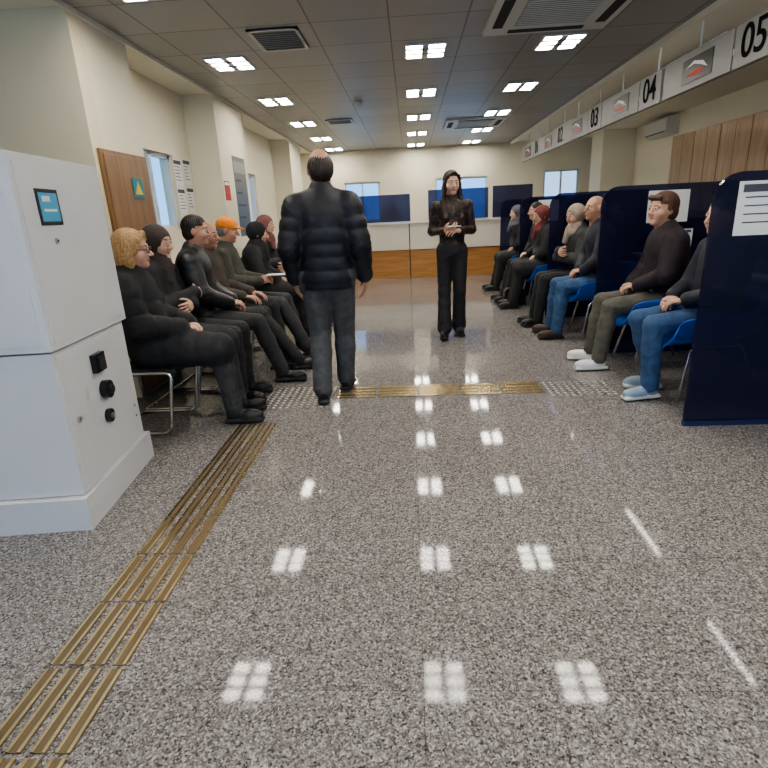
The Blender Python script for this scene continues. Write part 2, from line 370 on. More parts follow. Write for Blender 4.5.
b=MB(); b.prism([(4.6,2.38),(4.44,2.38),(4.38,2.43),(4.38,2.62),(4.42,2.66),(4.6,2.66)],1,10.1,10.95,M_acw); 
b.box((4.375,10.14,2.42),(4.382,10.91,2.435),M_dgrey); b.build('wall_air_conditioner',fix=True)
# ------------------------------------------------------------------ SDF figures
def C(a,b,ra,rb,lab,k=.02,n=None,kf=1,q=0,qL=.08,cut=None,paint=False):
    return dict(t='c',a=np.array(a,float),b=np.array(b,float),ra=ra,rb=rb,lab=lab,k=k,n=None if n is None else np.array(n,float),kf=kf,q=q,qL=qL,cut=cut,paint=paint)
def E(c,r,lab,k=.015,R=None,cut=None,paint=False):
    return dict(t='e',c=np.array(c,float),r=np.array(r,float),lab=lab,k=k,R=R,cut=cut,paint=paint)
def B(c,h,rd,lab,k=.01,R=None,cut=None,paint=False):
    return dict(t='b',c=np.array(c,float),h=np.array(h,float),rd=rd,lab=lab,k=k,R=R,cut=cut,paint=paint)
def dist(p,P):
    if p['t']=='c':
        ab=p['b']-p['a']; L2=max(ab@ab,1e-9); t=np.clip((P-p['a'])@ab/L2,0,1); v=P-p['a']-t[:,None]*ab
        if p['n'] is not None: v=v+(v@p['n'])[:,None]*p['n']*(p['kf']-1)
        r=p['ra']+(p['rb']-p['ra'])*t
        if p['q']: r=r+p['q']*(np.abs(np.sin(math.pi*t*math.sqrt(L2)/p['qL']))**.7-.6)
        d=np.sqrt((v*v).sum(1))-r
    else:
        Q=P-p['c']
        if p['R'] is not None: Q=Q@p['R']
        if p['t']=='e':
            k0=np.sqrt(((Q/p['r'])**2).sum(1)); k1=np.sqrt(((Q/p['r']**2)**2).sum(1))+1e-9; d=k0*(k0-1)/k1
        else:
            q=np.abs(Q)-p['h']+p['rd']; d=np.sqrt((np.maximum(q,0)**2).sum(1))+np.minimum(q.max(1),0)-p['rd']
    if p['lab']=='hair' and not p['paint']:
        a=np.arctan2(P[:,0],P[:,1]+.02); d=d+.0015*np.sin(30*a+10*P[:,2]+2*np.sin(30*P[:,2]))*np.minimum(1,np.hypot(P[:,0],P[:,1]+.02)/.05)
    if p['cut']:
        for c in p['cut']: d=np.maximum(d,-dist(c,P))
    return d
def pb(p):
    if p['t']=='c':
        r=max(p['ra'],p['rb'])+abs(p['q']); return np.minimum(p['a'],p['b'])-r,np.maximum(p['a'],p['b'])+r
    r=(p['r'].max() if p['t']=='e' else np.linalg.norm(p['h'])); return p['c']-r,p['c']+r
def surf(D,o,h):
    S=D<0; cs=tuple(n-1 for n in D.shape); c=np.zeros(cs,np.int8)
    for i in (0,1):
        for j in (0,1):
            for k in (0,1): c+=S[i:i+cs[0],j:j+cs[1],k:k+cs[2]]
    act=(c>0)&(c<8); A=np.argwhere(act); idx=-np.ones(cs,np.int64); idx[act]=np.arange(len(A))
    acc=np.zeros((len(A),3)); n=np.zeros(len(A))
    for ax in range(3):
        o1,o2=[i for i in range(3) if i!=ax]
        for a in (0,1):
            for b_ in (0,1):
                off=np.zeros(3,int); off[o1]=a; off[o2]=b_
                c0=A+off; c1=c0.copy(); c1[:,ax]+=1
                d0=D[tuple(c0.T)]; d1=D[tuple(c1.T)]; cr=(d0<0)!=(d1<0)
                t=np.where(cr,d0/np.where(cr,d0-d1,1),0); pos=np.tile(off.astype(float),(len(A),1)); pos[:,ax]+=t
                acc+=pos*cr[:,None]; n+=cr
    V=(A+acc/n[:,None])*h+o; F=[]
    for ax in range(3):
        o1=(ax+1)%3;o2=(ax+2)%3
        s0=np.take(S,range(D.shape[ax]-1),ax); s1=np.take(S,range(1,D.shape[ax]),ax)
        e=np.argwhere(s0!=s1); e=e[(e[:,o1]>0)&(e[:,o2]>0)&(e[:,o1]<D.shape[o1]-1)&(e[:,o2]<D.shape[o2]-1)]
        ins=s0[tuple(e.T)]
        u=np.zeros(3,int);u[o1]=1; w=np.zeros(3,int); w[o2]=1
        q=np.stack([idx[tuple((e-u-w).T)],idx[tuple((e-w).T)],idx[tuple(e.T)],idx[tuple((e-u).T)]],1)
        q[~ins]=q[~ins][:,::-1]; F.append(q)
    return V,np.concatenate(F)
def sdf_mesh(prims,h,wr=0,folds=()):
    geo=[p for p in prims if not p['paint']]
    lo=np.min([pb(p)[0] for p in geo],0)-3*h; hi=np.max([pb(p)[1] for p in geo],0)+3*h
    n=np.ceil((hi-lo)/h).astype(int)+1; D=np.full(tuple(n),.2)
    ax=[lo[i]+np.arange(n[i])*h for i in range(3)]
    for p in geo:
        a,b_=pb(p); mg=.03+p['k']
        i0=np.maximum(((a-mg-lo)/h).astype(int),0); i1=np.minimum(((b_+mg-lo)/h).astype(int)+2,n)
        G=np.meshgrid(*[ax[i][i0[i]:i1[i]] for i in range(3)],indexing='ij'); sh=G[0].shape
        P=np.stack([g.ravel() for g in G],1); d=dist(p,P).reshape(sh)
        sl=tuple(slice(i0[i],i1[i]) for i in range(3)); d0=D[sl]; k=p['k']
        t=np.clip(.5+.5*(d-d0)/k,0,1); D[sl]=d*(1-t)+d0*t-k*t*(1-t)
    if wr:
        X,Y,Z=np.meshgrid(*ax,indexing='ij')
        D=D+wr*(np.sin(15*X+5*np.sin(7*Z)+5*Y)*np.sin(24*Z+5*np.sin(8*Y+6*X))+.3*np.sin(52*Z+3*np.sin(9*X)+24*Y))
        # creases radiating around the joints (elbows, knees, hips)
        for (c,rad,dr) in folds:
            i0=np.maximum(((c-rad-lo)/h).astype(int),0); i1=np.minimum(((c+rad-lo)/h).astype(int)+2,n)
            sl=tuple(slice(i0[i],i1[i]) for i in range(3)); x=X[sl]-c[0];y=Y[sl]-c[1];z=Z[sl]-c[2]
            r2=(x*x+y*y+z*z)/rad**2; s=x*dr[0]+y*dr[1]+z*dr[2]; wv=1-np.abs(np.sin(s*75+4*np.sin(20*x+13*y)))
            D[sl]+=.0065*wv*np.clip(1-r2,0,1)
    V,F=surf(D,lo,h)
    ce=V[F].mean(1); best=np.full(len(F),9.); lab=np.zeros(len(F),int); labs=[]
    for p in prims:
        if p['lab'] not in labs: labs.append(p['lab'])
    for p in geo:
        d=dist(p,ce); m=d<best; best[m]=d[m]; lab[m]=labs.index(p['lab'])
    for p in prims:
        if p['paint']:
            m=dist(p,ce)<0
            if p.get('only'): m&=(lab==labs.index(p['only']))
            lab[m]=labs.index(p['lab'])
    return V,F,[labs[i] for i in lab]
def rotm(yaw,pitch,roll=0):
    cy,sy=math.cos(yaw),math.sin(yaw); cp,sp=math.cos(pitch),math.sin(pitch); cr,sr=math.cos(roll),math.sin(roll)
    return np.array([[cy,-sy,0],[sy,cy,0],[0,0,1]])@np.array([[1,0,0],[0,cp,-sp],[0,sp,cp]])@np.array([[cr,0,sr],[0,1,0],[-sr,0,cr]])
def head_prims(hair,female=False,glasses=False):
    S='skin'; P=[]
    P+=[E((0,-.012,.022),(.074,.094,.098),S),E((0,.018,-.05),(.054 if female else .058,.064,.062),S,.03),
        E((0,.062,-.088),(.022,.020,.017),S,.02),
        E((.036,.048,-.028),(.028,.03,.032),S,.02),E((-.036,.048,-.028),(.028,.03,.032),S,.02),
        C((0,.082,.014),(0,.106,-.024),.007,.0125,S,.012),E((.012,.092,-.028),(.008,.010,.007),S,.006),E((-.012,.092,-.028),(.008,.010,.007),S,.006),
        C((0,-.02,-.05),(0,-.03,-.17),.048 if female else .055,.052 if female else .06,S,.03)]
    for s in (-1,1):
        P+=[C((s*.016,.080,.030),(s*.046,.068,.028),.008,.007,S,.012),
            E((s*.030,.0745,.008),(.0135,.0125,.0085),'eye',.003),
            E((s*.030,.088,.008),(.0068,.008,.0068),'iris',paint=True),
            C((s*.016,.087,.019),(s*.044,.078,.017),.0042,.0035,S,.004),
            C((s*.018,.084,-.002),(s*.042,.077,-.002),.0032,.003,S,.004),
            C((s*.014,.092,.031),(s*.046,.078,.030),.0055,.004,'brow',paint=True),
            E((s*.077,-.008,-.002),(.010,.019,.031),S,.008)]
    P+=[E((0,.0810,-.053),(.018,.0085,.0048),'lips',.004),E((0,.0795,-.060),(.016,.0085,.0055),'lips',.004)]
    H='hair'
    cs=[B((0,.30+.002,-.16),(.3,.30,.205),.01,'x'),B((0,.3+.058,-.1),(.3,.3,.172),.01,'x')]
    cb=[B((0,.30+.030,-.26),(.3,.30,.30),.01,'x'),B((0,.3+.056,-.1),(.3,.3,.168),.01,'x')]
    if hair=='short':
        P+=[E((0,-.018,.040),(.0825,.098,.091),H,.006,cut=cs),E((0,-.048,-.01),(.077,.062,.068),H,.008,cut=cs)]
        P+=[C((s*.075,.002,.045),(s*.077,.002,.005),.006,.004,H,.004) for s in (-1,1)]
    elif hair=='crop':
        P+=[E((0,-.022,.045),(.090,.104,.097),H,.006,cut=cs),E((0,-.055,-.01),(.084,.062,.08),H,.012,cut=cs),C((-.05,.072,.085),(.05,.066,.09),.016,.02,H,.01)]
        P+=[E((s*.078,-.004,.02),(.012,.018,.035),H,.008) for s in (-1,1)]
    elif hair=='receding':
        P+=[E((0,-.034,.016),(.0815,.078,.080),H,.006,cut=cs+[E((0,.03,.12),(.055,.085,.055),'x')]),E((0,-.052,-.01),(.076,.062,.07),H,.008,cut=cs)]
    elif hair=='bald':
        P+=[E((0,-.046,-.008),(.079,.062,.045),H,.005,cut=cs)]
    elif hair=='bob':
        P+=[E((0,-.026,.045),(.091,.102,.097),H,.01,cut=cb),E((0,-.060,-.03),(.088,.060,.10),H,.02)]
        for s in (-1,1):
            P+=[E((s*.078,-.012,-.035),(.022,.040,.075),H,.012,cut=[B((0,.3+.022,0),(.3,.3,.3),.01,'x')])]
            P+=[C((s*.012,.066,.105),(s*.062,.056,.062),.018,.012,H,.012),C((s*.062,.056,.062),(s*.078,.030,.0),.012,.012,H,.01)]
    elif hair=='long':
        P+=[E((0,-.024,.040),(.084,.100,.093),H,.008,cut=cs),E((0,-.058,-.03),(.078,.050,.10),H,.02)]
        for s in (-1,1):
            P+=[C((s*.010,.068,.105),(s*.060,.050,.070),.012,.013,H,.01),C((s*.060,.050,.070),(s*.080,.012,-.01),.013,.016,H,.01),
                C((s*.080,.008,-.01),(s*.090,.02,-.16),.017,.026,H,.012),C((s*.090,.02,-.16),(s*.085,.088,-.33),.026,.030,H,.02),C((s*.085,.088,-.33),(s*.08,.095,-.42),.030,.012,H,.02),C((s*.04,-.07,-.06),(s*.05,-.085,-.34),.045,.03,H,.03)]
    elif hair=='scarf':
        op=[E((0,.135,-.012),(.084,.105,.082),'x')]
        P+=[E((0,-.022,.022),(.092,.112,.110),'scarf',.008,cut=op),
            E((0,-.01,-.10),(.080,.088,.07),'scarf',.012,cut=op),
            E((0,-.005,-.17),(.110,.100,.055),'scarf',.04),C((.02,.06,-.14),(.05,.10,-.26),.045,.03,'scarf',.03)]
    elif hair=='cap':
        below=[B((0,0,-.47),(.3,.3,.5),.01,'x')]
        P+=[E((0,-.04,.0),(.079,.07,.07),H,.008,cut=cs),E((0,-.012,.045),(.087,.104,.088),'cap',.004,cut=below),E((0,.105,.038),(.055,.055,.009),'cap',.008)]
    if glasses:
        for s in (-1,1):
            pts=[(s*.031+.021*math.cos(a),.096-abs(s*.031+.021*math.cos(a))*.22+.006,.007+.017*math.sin(a)) for a in np.linspace(0,2*math.pi,11)]
            P+=[C(pts[i],pts[i+1],.0028,.0028,'frame',.001) for i in range(10)]
            P+=[C((s*.052,.09,.01),(s*.080,.0,.01),.003,.003,'frame',.001)]
        P+=[C((-.01,.101,.01),(.01,.101,.01),.003,.003,'frame',.001)]
    return P
def hand_prims(mir,curl,grip=0):
    S='skin'; P=[C((0,-.01,0),(0,.012,0),.027,.032,S,.01,(0,0,1),1.4),C((0,.02,0),(0,.068,0),.034,.040,S,.012,(0,0,1),2.7)]
    roots=[(.030,.086),(.010,.092),(-.011,.089),(-.030,.080)]; ln=[.92,1.03,.96,.76]; fan=[.10,.03,-.05,-.13]
    for (x,y),l,fa,i in zip(roots,ln,fan,range(4)):
        p=np.array([x,y-.012,0.]); a=curl*.7+.05*i
        for L,r0,r1 in [(.050,.0092,.0088),(.029,.0088,.0082),(.022,.0082,.0070)]:
            d=np.array([math.sin(fa)*math.cos(a),math.cos(fa)*math.cos(a),math.sin(a)]); q=p+d*L*l
            P.append(C(p,q,r0,r1,S,.004)); p=q; a+=curl
    p=np.array([.024,.022,.006]); 
    for d,L,r0,r1 in [((.72,.60,.34),.036,.014,.0115),((.45,.80,.40),.032,.0110,.0100),((.25,.88,.40),.026,.0098,.0078)]:
        d=np.array(d);d/=np.linalg.norm(d); q=p+d*L; P.append(C(p,q,r0,r1,S,.006)); p=q
    if mir:
        for c in P:
            c['a'][0]*=-1;c['b'][0]*=-1
    return P
def person(name,x,y,head_deg,J,st):
    t=st.get('t',.02); top='top'; pt=.006+st.get('pt',0); fem=st.get('fem',False); fine=st.get('fine',False); q=st.get('q',0); qL=st.get('qL',.085)
    w=st.get('w',1.0)
    g={k:np.array(v,float) for k,v in J.items()}
    P=[]; folds=[]
    pel,ch,nk=g['pel'],g['ch'],g['nk']; ax=(ch-pel); ax/=np.linalg.norm(ax)
    n=np.cross((g['shR']-g['shL']),ax); n/=np.linalg.norm(n)
    low=pel-ax*st.get('coat',.0)
    hem=[B((0,0,st['hem']-1),(1,1,1),0,'x')] if 'hem' in st else None
    P.append(C(low,pel+(ch-pel)*.55,(.150+t)*w,(.146+t)*w,top,.03,n,1.32,q,qL,cut=hem))
    P.append(C(pel+(ch-pel)*.5,ch,(.146+t)*w,(.156+t)*w,top,.04,n,1.38,q,qL,cut=hem))
    if fem:
        for s in(-1,1): P.append(E(ch+n*(.085)+np.array([s*.07,0,-.04]),(.065,.06,.065),top,.04))
    for s in 'LR': 
        P.append(C(g['sh'+s],nk-ax*.02,.054+t*.7,.046+t*.5,top,.04))
        P.append(C(g['sh'+s],g['el'+s],.056+t*.9,.047+t*.9,top,.025,q=q*.7,qL=qL))
        fo=g['wr'+s]-g['el'+s]; 
        P.append(C(g['el'+s],g['wr'+s]-fo*.06,.046+t*.9,.034+t*.6,top,.02,q=q*.6,qL=qL))
        P.append(C(g['wr'+s]-fo*.13,g['wr'+s]-fo*.05,.036+t*.6,.036+t*.6,top,.004))   # cuff
        P.append(C(g['wr'+s]-fo*.12,g['wr'+s]+fo*.03,.026,.025,'skin',.006))
        d1=(g['el'+s]-g['sh'+s]); folds.append((g['el'+s],.13,d1/np.linalg.norm(d1)))
        folds.append((g['sh'+s]+d1*.15,.12,np.array([0.6,.2,.8])))
        folds.append((g['hip'+s]+np.array([0,.05,0]),.14,np.array([.2,.9,.5])))
        dk=(g['an'+s]-g['kn'+s]); dk/=np.linalg.norm(dk); folds.append((g['kn'+s],.12,dk)); folds.append((g['an'+s]-dk*.08,.12,dk))
    # stand-up collar ring leaving the neck visible
    P.append(C(nk-ax*.05,nk+(g['hd']-nk)*.06,.070+t*.6,.066+t*.5,st.get('collar','top'),.015))
    P.append(C(nk-ax*.02,nk+(g['hd']-nk)*.6,.052 if fem else .058,.05 if fem else .056,'skin',.008))
    if 'shirt' in st: 
        e=E(nk+n*(.10+t)-ax*.08,(.045,.10,.14),'shirt',paint=True); e['only']='top'; P.append(e)
    if st.get('zip'):
        a0=ch+n*(.158+t)*w/1.38; b0=pel+n*(.150+t)*w/1.32
        e=C(nk+n*(.075+t*.5),a0,.006,.006,'zip',paint=True); e['only']='top'; P.append(e)
        e=C(a0,b0,.006,.006,'zip',paint=True); e['only']='top'; P.append(e)
    if st.get('vneck'): P.append(E(nk+n*.08-ax*.0,(.045,.10,.095),'skin',paint=True))
    P.append(E((g['hipL']+g['hipR'])/2,(.160*w+pt,.120,.125),'pants',.03))
    for s in 'LR':
        P.append(C(g['hip'+s],g['kn'+s],.088*(.5+w/2)+pt,.062+pt,'pants',.03))
        kn,an=g['kn'+s],g['an'+s]; fl=st.get('flare',.006)
        mid=kn+(an-kn)*.35
        P.append(C(kn,mid,.060+pt,.060+pt,'pants',.02)); P.append(C(mid,an+(kn-an)*.04,.060+pt,.047+pt+fl,'pants',.02))
        td=g['toe'+s]-an; td[2]=0; td/=np.linalg.norm(td); sd=np.array([td[1],-td[0],0]); R=np.stack([sd,td,[0,0,1]],1)
        fz=an[2]-.085
        P.append(E(np.array([an[0],an[1],fz+.06])-td*.01,(.040,.055,.055),'shoe',.02,R))
        P.append(E(np.array([an[0],an[1],fz+.045])+td*.10,(.044,.095,.042),'shoe',.02,R,cut=[B((an[0],an[1],fz-.09),(.4,.4,.1),.0,'x')]))
        P.append(B(np.array([an[0],an[1],fz+.016])+td*.06,(.042,.135,.014),.012,'sole',.004,R))
        if st.get('heel'): P.append(C(np.array([an[0],an[1],fz+.05])-td*.03,np.array([an[0],an[1],fz+.03])-td*.035,.03,.022,'shoe',.01))
    if st.get('skirt'):
        for s in 'LR': P.append(C(g['hip'+s],g['kn'+s],.11+t*.5,.09+t*.4,top,.05,q=q*.6,qL=qL))
    hb=.0085 if fine else .0115
    parts=[sdf_mesh(P,hb,st.get('wr',.0018),folds)]
    hp=head_prims(st.get('hair','short'),fem,st.get('glasses',False)); hs=st.get('hs',1.0)
    V,F,Lb=sdf_mesh(hp,.0034 if fine else .0048)
    R=rotm(math.radians(st.get('hy',0)),math.radians(st.get('hp',0)),math.radians(st.get('hr',0)))
    parts.append((V*hs@R.T+g['hd'],F,Lb))
    for s in 'LR':
        d=J.get('hdir'+s); d=np.array(d if d is not None else (g['wr'+s]-g['el'+s]),float); d/=np.linalg.norm(d)
        pn=np.array(J.get('hn'+s,(0,0,-1)),float); pn-=d*(pn@d); pn/=np.linalg.norm(pn); xx=np.cross(d,pn)
        V,F,Lb=sdf_mesh(hand_prims(s=='L',st.get('curl',.45)),.0036 if fine else .0045)
        Rm=np.stack([xx,d,pn],1); sc=.93 if fem else 1.0
        parts.append((V*sc@Rm.T+g['wr'+s],F,Lb))
    cols=st['cols']; names=[]; mats=[]; vs=[];fs=[];mi=[];o=0
    for V,F,Lb in parts:
        vs.append(V);fs.append(F+o);o+=len(V)
        for l in sorted(set(Lb)):
            m=cols.get(l) or DEF[l]
            if m.name not in names: names.append(m.name); mats.append(m)
        d={l:names.index((cols.get(l) or DEF[l]).name) for l in set(Lb)}
        mi+=[d[l] for l in Lb]
    V=np.concatenate(vs);F=np.concatenate(fs)
    V[:,2]+=max(0,.0085-V[:,2].min())
    me=bpy.data.meshes.new(name); me.from_pydata(V.tolist(),[],F.tolist())
    for m in mats: me.materials.append(m)
    me.polygons.foreach_set('material_index',mi); me.polygons.foreach_set('use_smooth',[True]*len(F)); me.update()
    ob=bpy.data.objects.new(name,me); COL.objects.link(ob); ob.location=(x,y,0); ob.rotation_euler=(0,0,math.radians(head_deg))
    return ob
def cloth(n,c,r=.75,b=.25): return mat('cloth_'+n,c,r,bump=b,bscale=16,var=.2)
def hairm(n,c): return mat('hair_'+n,c,.45,bump=.15,bscale=70,var=.35)
DEF=dict(skin=mat('skin_light',(.62,.37,.27),.5,var=.05,bscale=30),eye=mat('eye_white',(.6,.58,.54),.2),iris=mat('eye_iris',(.03,.018,.01),.15),brow=mat('eyebrow',(.05,.03,.02),.8),
 lips=mat('lips',(.46,.20,.16),.45),hair=hairm('black',(.014,.012,.011)),frame=M_black,sole=mat('shoe_sole_dark',(.02,.02,.02),.6),zip=mat('zip_metal',(.25,.25,.26),.4,.6),
 shoe=mat('shoe_black',(.014,.013,.013),.35),shirt=cloth('shirt_grey',(.24,.24,.26)),pants=cloth('pants_black',(.020,.020,.023)),top=cloth('coat_black',(.017,.017,.020)),
 scarf=cloth('scarf_black',(.015,.015,.018)),cap=cloth('cap_orange',(.80,.25,.03)))
H_brown=hairm('brown',(.085,.038,.022)); H_blond=hairm('blond',(.42,.26,.12)); H_grey=hairm('grey',(.18,.175,.17)); H_dark=hairm('darkbrown',(.034,.019,.012))
SK_tan=mat('skin_tan',(.50,.275,.19),.5,var=.05,bscale=30)
NAVYC=cloth('jacket_navy',(.016,.019,.032),.6); JEAN=cloth('jeans_blue',(.045,.10,.21)); JEANG=cloth('jeans_charcoal',(.080,.082,.088)); MAR=cloth('jacket_darkplum',(.026,.017,.023)); OLV=cloth('pants_olive',(.11,.105,.085))
WSH=mat('sneaker_white',(.78,.78,.77),.5); WSO=mat('sneaker_sole',(.72,.72,.70),.5); GSH=mat('sneaker_grey',(.30,.40,.50),.5)
def sit(lean=0,kn=.13,ff=0.02,hands='lap',kz=.52,turn=0,ffL=None,ffR=None,sc=1.0,cross=False):
    J=dict(pel=(0,0,.575),ch=(turn,-.045+lean,.90*sc+.0),nk=(turn,-.04+lean*1.1,1.045*sc),hd=(turn*1.2,.01+lean*1.2,1.19*sc))
    for s,g in (('L',-1),('R',1)):
        J['sh'+s]=(g*.178+turn,-.05+lean,.975*sc); J['hip'+s]=(g*.09,.02,.55); J['kn'+s]=(g*kn,.45,kz)
        f={'L':ffL,'R':ffR}[s]; f=ff if f is None else f
        J['an'+s]=(g*kn,.45+f,.085); J['toe'+s]=(g*(kn+.03),.65+f,.03)
        J['el'+s]=(g*.235+turn,.02+lean,.74*sc)
        if hands=='lap': J['wr'+s]=(g*.09,.24,.675); J['hdir'+s]=(-g*.65,.7,-.15); J['hn'+s]=(0,-.2,-1)
        elif hands=='knees': J['wr'+s]=(g*.13,.28,.675); J['hdir'+s]=(-g*.1,.95,-.12); J['hn'+s]=(0,-.1,-1)
        elif hands=='hold': J['wr'+s]=(g*.09,.26,.74); J['hdir'+s]=(-g*.55,.75,.15); J['hn'+s]=(-g*.6,-.2,-.5)
        elif hands=='cross': J['wr'+s]=(-g*.05,.20+lean,.79+.035*g); J['hdir'+s]=(-g*.95,.05,-.1); J['hn'+s]=(0,-1,-.2)
    return J
def padded_chair(x,y,rz):
    b=MB(); hw=.215
    for s in (-1,1):
        X=s*(hw+.0)
        pts=rounded([(X,-.27,.90),(X,-.22,.43),(X,.21,.43),(X,.14,.02),(X,-.26,.013)],.05)
        b.tube([tuple(p) for p in pts],.0115,M_chrome,10)
    b.cyl((-hw,-.26,.013),(hw,-.26,.013),.0115,M_chrome); b.cyl((-hw,.10,.425),(hw,.10,.425),.01,M_chrome)
    o=b.build('chair_frame',smooth=True)
    p=MB(); p.box((-.20,-.20,.405),(.20,.23,.452),M_blackv)
    Mx=Matrix.Translation((0,-.255,.48))@Matrix.Rotation(math.radians(8),4,'X')
    p.box((-.20,-.02,0),(.20,.02,.42),M_blackv,Mx)
    q=p.build('chair_pads',bevel=.018,bseg=3)
    e=bpy.data.objects.new('waiting_chair',None); COL.objects.link(e); e.location=(x,y,0); e.rotation_euler=(0,0,math.radians(rz))
    o.parent=e;q.parent=e
def shell_chair(x,y,rz):
    rows=[(.39,.375,.10),(.375,.385,.15),(.33,.39,.185),(.24,.395,.20),(.14,.40,.205),(.04,.40,.205),(-.06,.405,.205),(-.14,.42,.20),(-.20,.455,.18),(-.235,.52,.13),(-.258,.60,.08),(-.272,.68,.03),(-.28,.74,0)]
    b=MB(); nx=17
    for i,(yy,zz,up) in enumerate(rows):
        w=.262 if i<10 else .262-.03*(i-9)
        for j in range(nx):
            u=-1+2*j/(nx-1); e=abs(u)**5
            fw=.10*e*min(1,max(0,(i-6)/3))
            b.v.append((math.copysign(abs(u)**.8,u)*w,yy+fw-(.05*e if i<2 else 0),zz+up*e))
    for i in range(len(rows)-1):
        for j in range(nx-1):
            a=i*nx+j; b.f.append([a,a+1,a+nx+1,a+nx]); b.m.append(b.mi(M_blue))
    o=b.build('chair_shell',smooth=True)
    s=o.modifiers.new('s','SOLIDIFY'); s.thickness=.016; s.offset=0; ss=o.modifiers.new('ss','SUBSURF'); ss.levels=1; ss.render_levels=1
    l=MB()
    for sx in (-1,1):
        l.tube([tuple(p) for p in rounded([(sx*.23,.27,.012),(sx*.17,.19,.375),(sx*.17,-.14,.385),(sx*.23,-.26,.012)],.05)],.011,M_chrome,10)
    l.cyl((-.17,.12,.38),(.17,.12,.38),.01,M_chrome); l.cyl((-.17,-.1,.385),(.17,-.1,.385),.01,M_chrome)
    q=l.build('chair_legs',smooth=True)
    e=bpy.data.objects.new('blue_shell_chair',None); COL.objects.link(e); e.location=(x,y,0); e.rotation_euler=(0,0,math.radians(rz)); o.parent=e;q.parent=e
# ---- left row
LX=-1.74
for yy in [3.36,3.84,4.31,4.78,5.25,6.0,6.62,7.2]: padded_chair(LX,yy,-90)
person('seated_woman',LX,3.36,-80,sit(-.01,.10,.05,'lap',sc=.98,turn=-.01),dict(t=.045,q=.012,qL=.10,fem=True,fine=True,hair='bob',glasses=True,hy=0,hp=-2,hr=3,cols=dict(hair=H_blond,pants=cloth('pants_darkgrey',(.045,.045,.047))),skirt=True))
person('seated_woman',LX-.03,3.84,-88,sit(-.03,.10,.0,'cross',sc=1.0),dict(t=.03,fem=True,hair='scarf',hy=-14,hp=-6,cols=dict(scarf=cloth('scarf_brown',(.05,.035,.03)),pants=cloth('pants_dk3',(.03,.028,.03)))))
person('seated_man',LX,4.31,-78,sit(.03,.17,.16,'lap',ffL=.30,sc=1.05),dict(t=.035,w=1.04,fine=True,hair='short',hy=0,hp=-2,shirt=1,cols=dict(skin=SK_tan,top=cloth('leather_black',(.018,.018,.020),.42),pants=cloth('pants_charcoal',(.04,.038,.038)))))
person('seated_man',LX-.03,4.78,-90,sit(-.01,.15,.08,'knees',sc=1.01,turn=.02),dict(t=.028,hair='receding',hy=-12,hp=-4,hr=-3,shirt=1,cols=dict(skin=SK_tan,hair=H_grey,top=cloth('jacket_brown',(.065,.050,.040)),shirt=cloth('shirt_beige',(.3,.26,.2)))))
person('seated_man',LX,5.25,-86,sit(-.02,.15,.12,'hold',sc=1.03,ffR=.22),dict(t=.03,zip=1,hair='cap',hy=6,hp=-10,cols=dict(skin=SK_tan,hair=H_grey,top=cloth('jacket_darkolive',(.06,.06,.045)),pants=cloth('pants_dk2',(.05,.05,.055)))))
person('seated_woman',LX,6.0,-84,sit(.05,.10,.05,'lap',sc=.98),dict(t=.045,fem=True,hair='scarf',hy=10,hp=-8,skirt=True,cols={}))
person('seated_woman',LX,6.62,-92,sit(.0,.10,.1,'cross',sc=1.04),dict(t=.03,fem=True,hair='scarf',hy=-15,skirt=True,cols=dict(scarf=cloth('scarf_rose',(.22,.09,.08)))))
# ---- right row
R_=[(2.05,3.72),(2.03,4.42),(1.98,5.6),(1.95,6.22),(1.93,7.35),(1.93,7.95),(1.95,9.1)]
for xx,yy in R_: shell_chair(xx,yy,90)
person('seated_man',2.06,3.72,92,sit(.02,.11,-.06,'lap',sc=1.0,ffL=-.02,ffR=-.14),dict(t=.03,zip=1,hair='short',hy=10,cols=dict(top=NAVYC,pants=JEAN,shoe=GSH,sole=WSO)))
person('seated_woman',2.05,4.42,84,sit(.07,.15,.06,'lap',sc=1.04),dict(t=.035,w=1.12,zip=1,fem=True,fine=True,hair='crop',hy=24,hp=4,hs=1.04,cols=dict(hair=H_brown,top=MAR,pants=OLV,shoe=WSH,sole=WSO)))
person('seated_man',1.98,5.6,88,sit(.12,.14,.04,'lap',sc=1.06),dict(t=.035,w=1.06,zip=1,fine=True,hair='bald',hy=16,hp=2,cols=dict(skin=SK_tan,hair=H_grey,top=NAVYC,pants=JEAN,shoe=mat('shoe_brown',(.06,.035,.025),.45))))
person('seated_woman',1.95,6.22,90,sit(.10,.10,.06,'cross',sc=1.0),dict(t=.03,fem=True,fine=True,hair='scarf',hy=25,hp=-5,cols=dict(scarf=cloth('scarf_beige',(.40,.31,.25)),top=cloth('coat_grey',(.05,.05,.052)))))
person('seated_woman',1.93,7.35,86,sit(.17,.10,.1,'lap',sc=1.0),dict(t=.035,fem=True,hair='scarf',hy=20,skirt=True,hp=-8,cols=dict(scarf=cloth('scarf_maroon',(.20,.05,.045)))))
person('seated_man',1.93,7.95,90,sit(.12,.13,.1,'lap',sc=1.04),dict(t=.03,hair='short',hy=10,cols=dict(skin=SK_tan)))
person('seated_woman',1.95,9.1,92,sit(.18,.10,.1,'lap',sc=1.02),dict(t=.03,fem=True,hair='scarf',hy=15,skirt=True,cols=dict(scarf=cloth('scarf_grey',(.13,.13,.15)))))
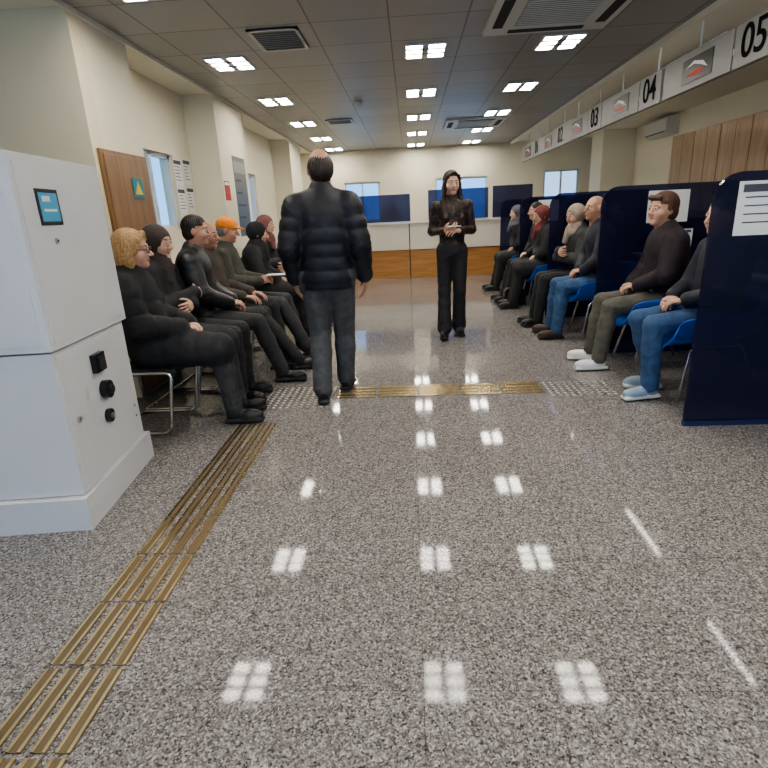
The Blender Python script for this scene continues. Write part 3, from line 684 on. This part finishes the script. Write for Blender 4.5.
# ---- standing man, walking away
JM=dict(pel=(0,.0,.98),ch=(.0,.01,1.31),nk=(0,.02,1.475),hd=(.0,.045,1.62),
 shL=(-.185,0,1.385),shR=(.185,0,1.385),elL=(-.245,-.06,1.12),elR=(.245,-.03,1.12),wrL=(-.24,.05,.89),wrR=(.265,.05,.89),
 hipL=(-.095,0,.91),hipR=(.095,0,.91),knL=(-.09,.05,.50),knR=(.085,.14,.50),anL=(-.085,-.13,.085),anR=(.07,.17,.085),toeL=(-.11,.1,0),toeR=(.11,.4,0),
 hdirL=(.05,.15,-1),hdirR=(.0,.2,-1),hnL=(1,.1,0),hnR=(-1,.1,0))
person('standing_man',-.600,3.84,3,JM,dict(t=.040,q=.012,qL=.09,coat=.12,hem=.83,pt=.012,w=1.0,fine=True,hair='receding',hy=14,hs=1.08,curl=.35,cols=dict(hair=H_dark,skin=SK_tan,top=cloth('puffer_black',(.011,.012,.018),.5),pants=JEANG)))
# ---- standing woman, facing the camera
JW=dict(pel=(0,0,.97),ch=(0,.0,1.28),nk=(0,-.01,1.43),hd=(0,.015,1.58),
 shL=(-.155,0,1.36),shR=(.155,0,1.36),elL=(-.205,-.02,1.12),elR=(.205,-.02,1.12),wrL=(-.07,.20,1.12),wrR=(.08,.20,1.13),
 hipL=(-.08,0,.91),hipR=(.08,0,.91),knL=(-.075,.03,.50),knR=(.085,.06,.50),anL=(-.07,-.03,.10),anR=(.09,.12,.10),toeL=(-.10,.2,0),toeR=(.11,.4,0),
 hdirL=(.75,.55,.1),hdirR=(-.75,.55,.1),hnL=(.3,-.3,-.9),hnR=(-.3,-.3,.9))
person('standing_woman',.44,5.82,178,JW,dict(t=.004,w=.86,coat=.10,hem=.91,fem=True,fine=True,vneck=True,hair='long',hy=14,hp=-4,flare=.028,heel=True,curl=.5,hs=1.0,cols=dict(hair=H_dark,top=leopard())))
b=MB(); b.box((-.045,-.07,0),(.045,.07,.008),M_paper); o=b.build('mobile_phone',bevel=.003,loc=(.44,5.55,1.165),rz=math.radians(80))
b=MB(); b.box((-.10,-.07,0),(.10,.07,.004),M_paper); b.build('paper_form',loc=(LX+.42,5.25,.80),rz=0)
def handbag(x,y,z,rz,m):
    b=MB(); b.prism([(-.16,0),(.16,0),(.14,.2),(.10,.235),(-.10,.235),(-.14,.2)],1,-.06,.06,m)
    b.tube([tuple(p) for p in rounded([(-.09,0,.22),(-.07,0,.36),(.07,0,.36),(.09,0,.22)],.06)],.008,m,8); b.box((-.02,-.066,.15),(.02,-.06,.18),M_gold)
    b.build('handbag',bevel=.015,loc=(x,y,z),rz=math.radians(rz),fix=True)
handbag(1.45,7.65,0,4,M_blackv)
# ------------------------------------------------------------------ world + camera
w=bpy.data.worlds.new('world'); bpy.context.scene.world=w; w.use_nodes=True
bg=w.node_tree.nodes['Background']; bg.inputs[0].default_value=(.24,.54,1,1); bg.inputs[1].default_value=1.9
p,ps,th=0.3119,0.0603,0.0488
f=np.array([-np.sin(ps)*np.cos(p),np.cos(ps)*np.cos(p),-np.sin(p)]); r=np.array([np.cos(ps),np.sin(ps),0]); u=np.cross(r,f)
r2=r*np.cos(th)-u*np.sin(th); u2=u*np.cos(th)+r*np.sin(th)
cd=bpy.data.cameras.new('camera'); co=bpy.data.objects.new('camera',cd); COL.objects.link(co)
co.matrix_world=Matrix(((r2[0],u2[0],-f[0],0),(r2[1],u2[1],-f[1],0),(r2[2],u2[2],-f[2],1.33),(0,0,0,1)))
cd.sensor_width=36; cd.lens=36*530.8/768; cd.clip_start=.02
bpy.context.scene.camera=co
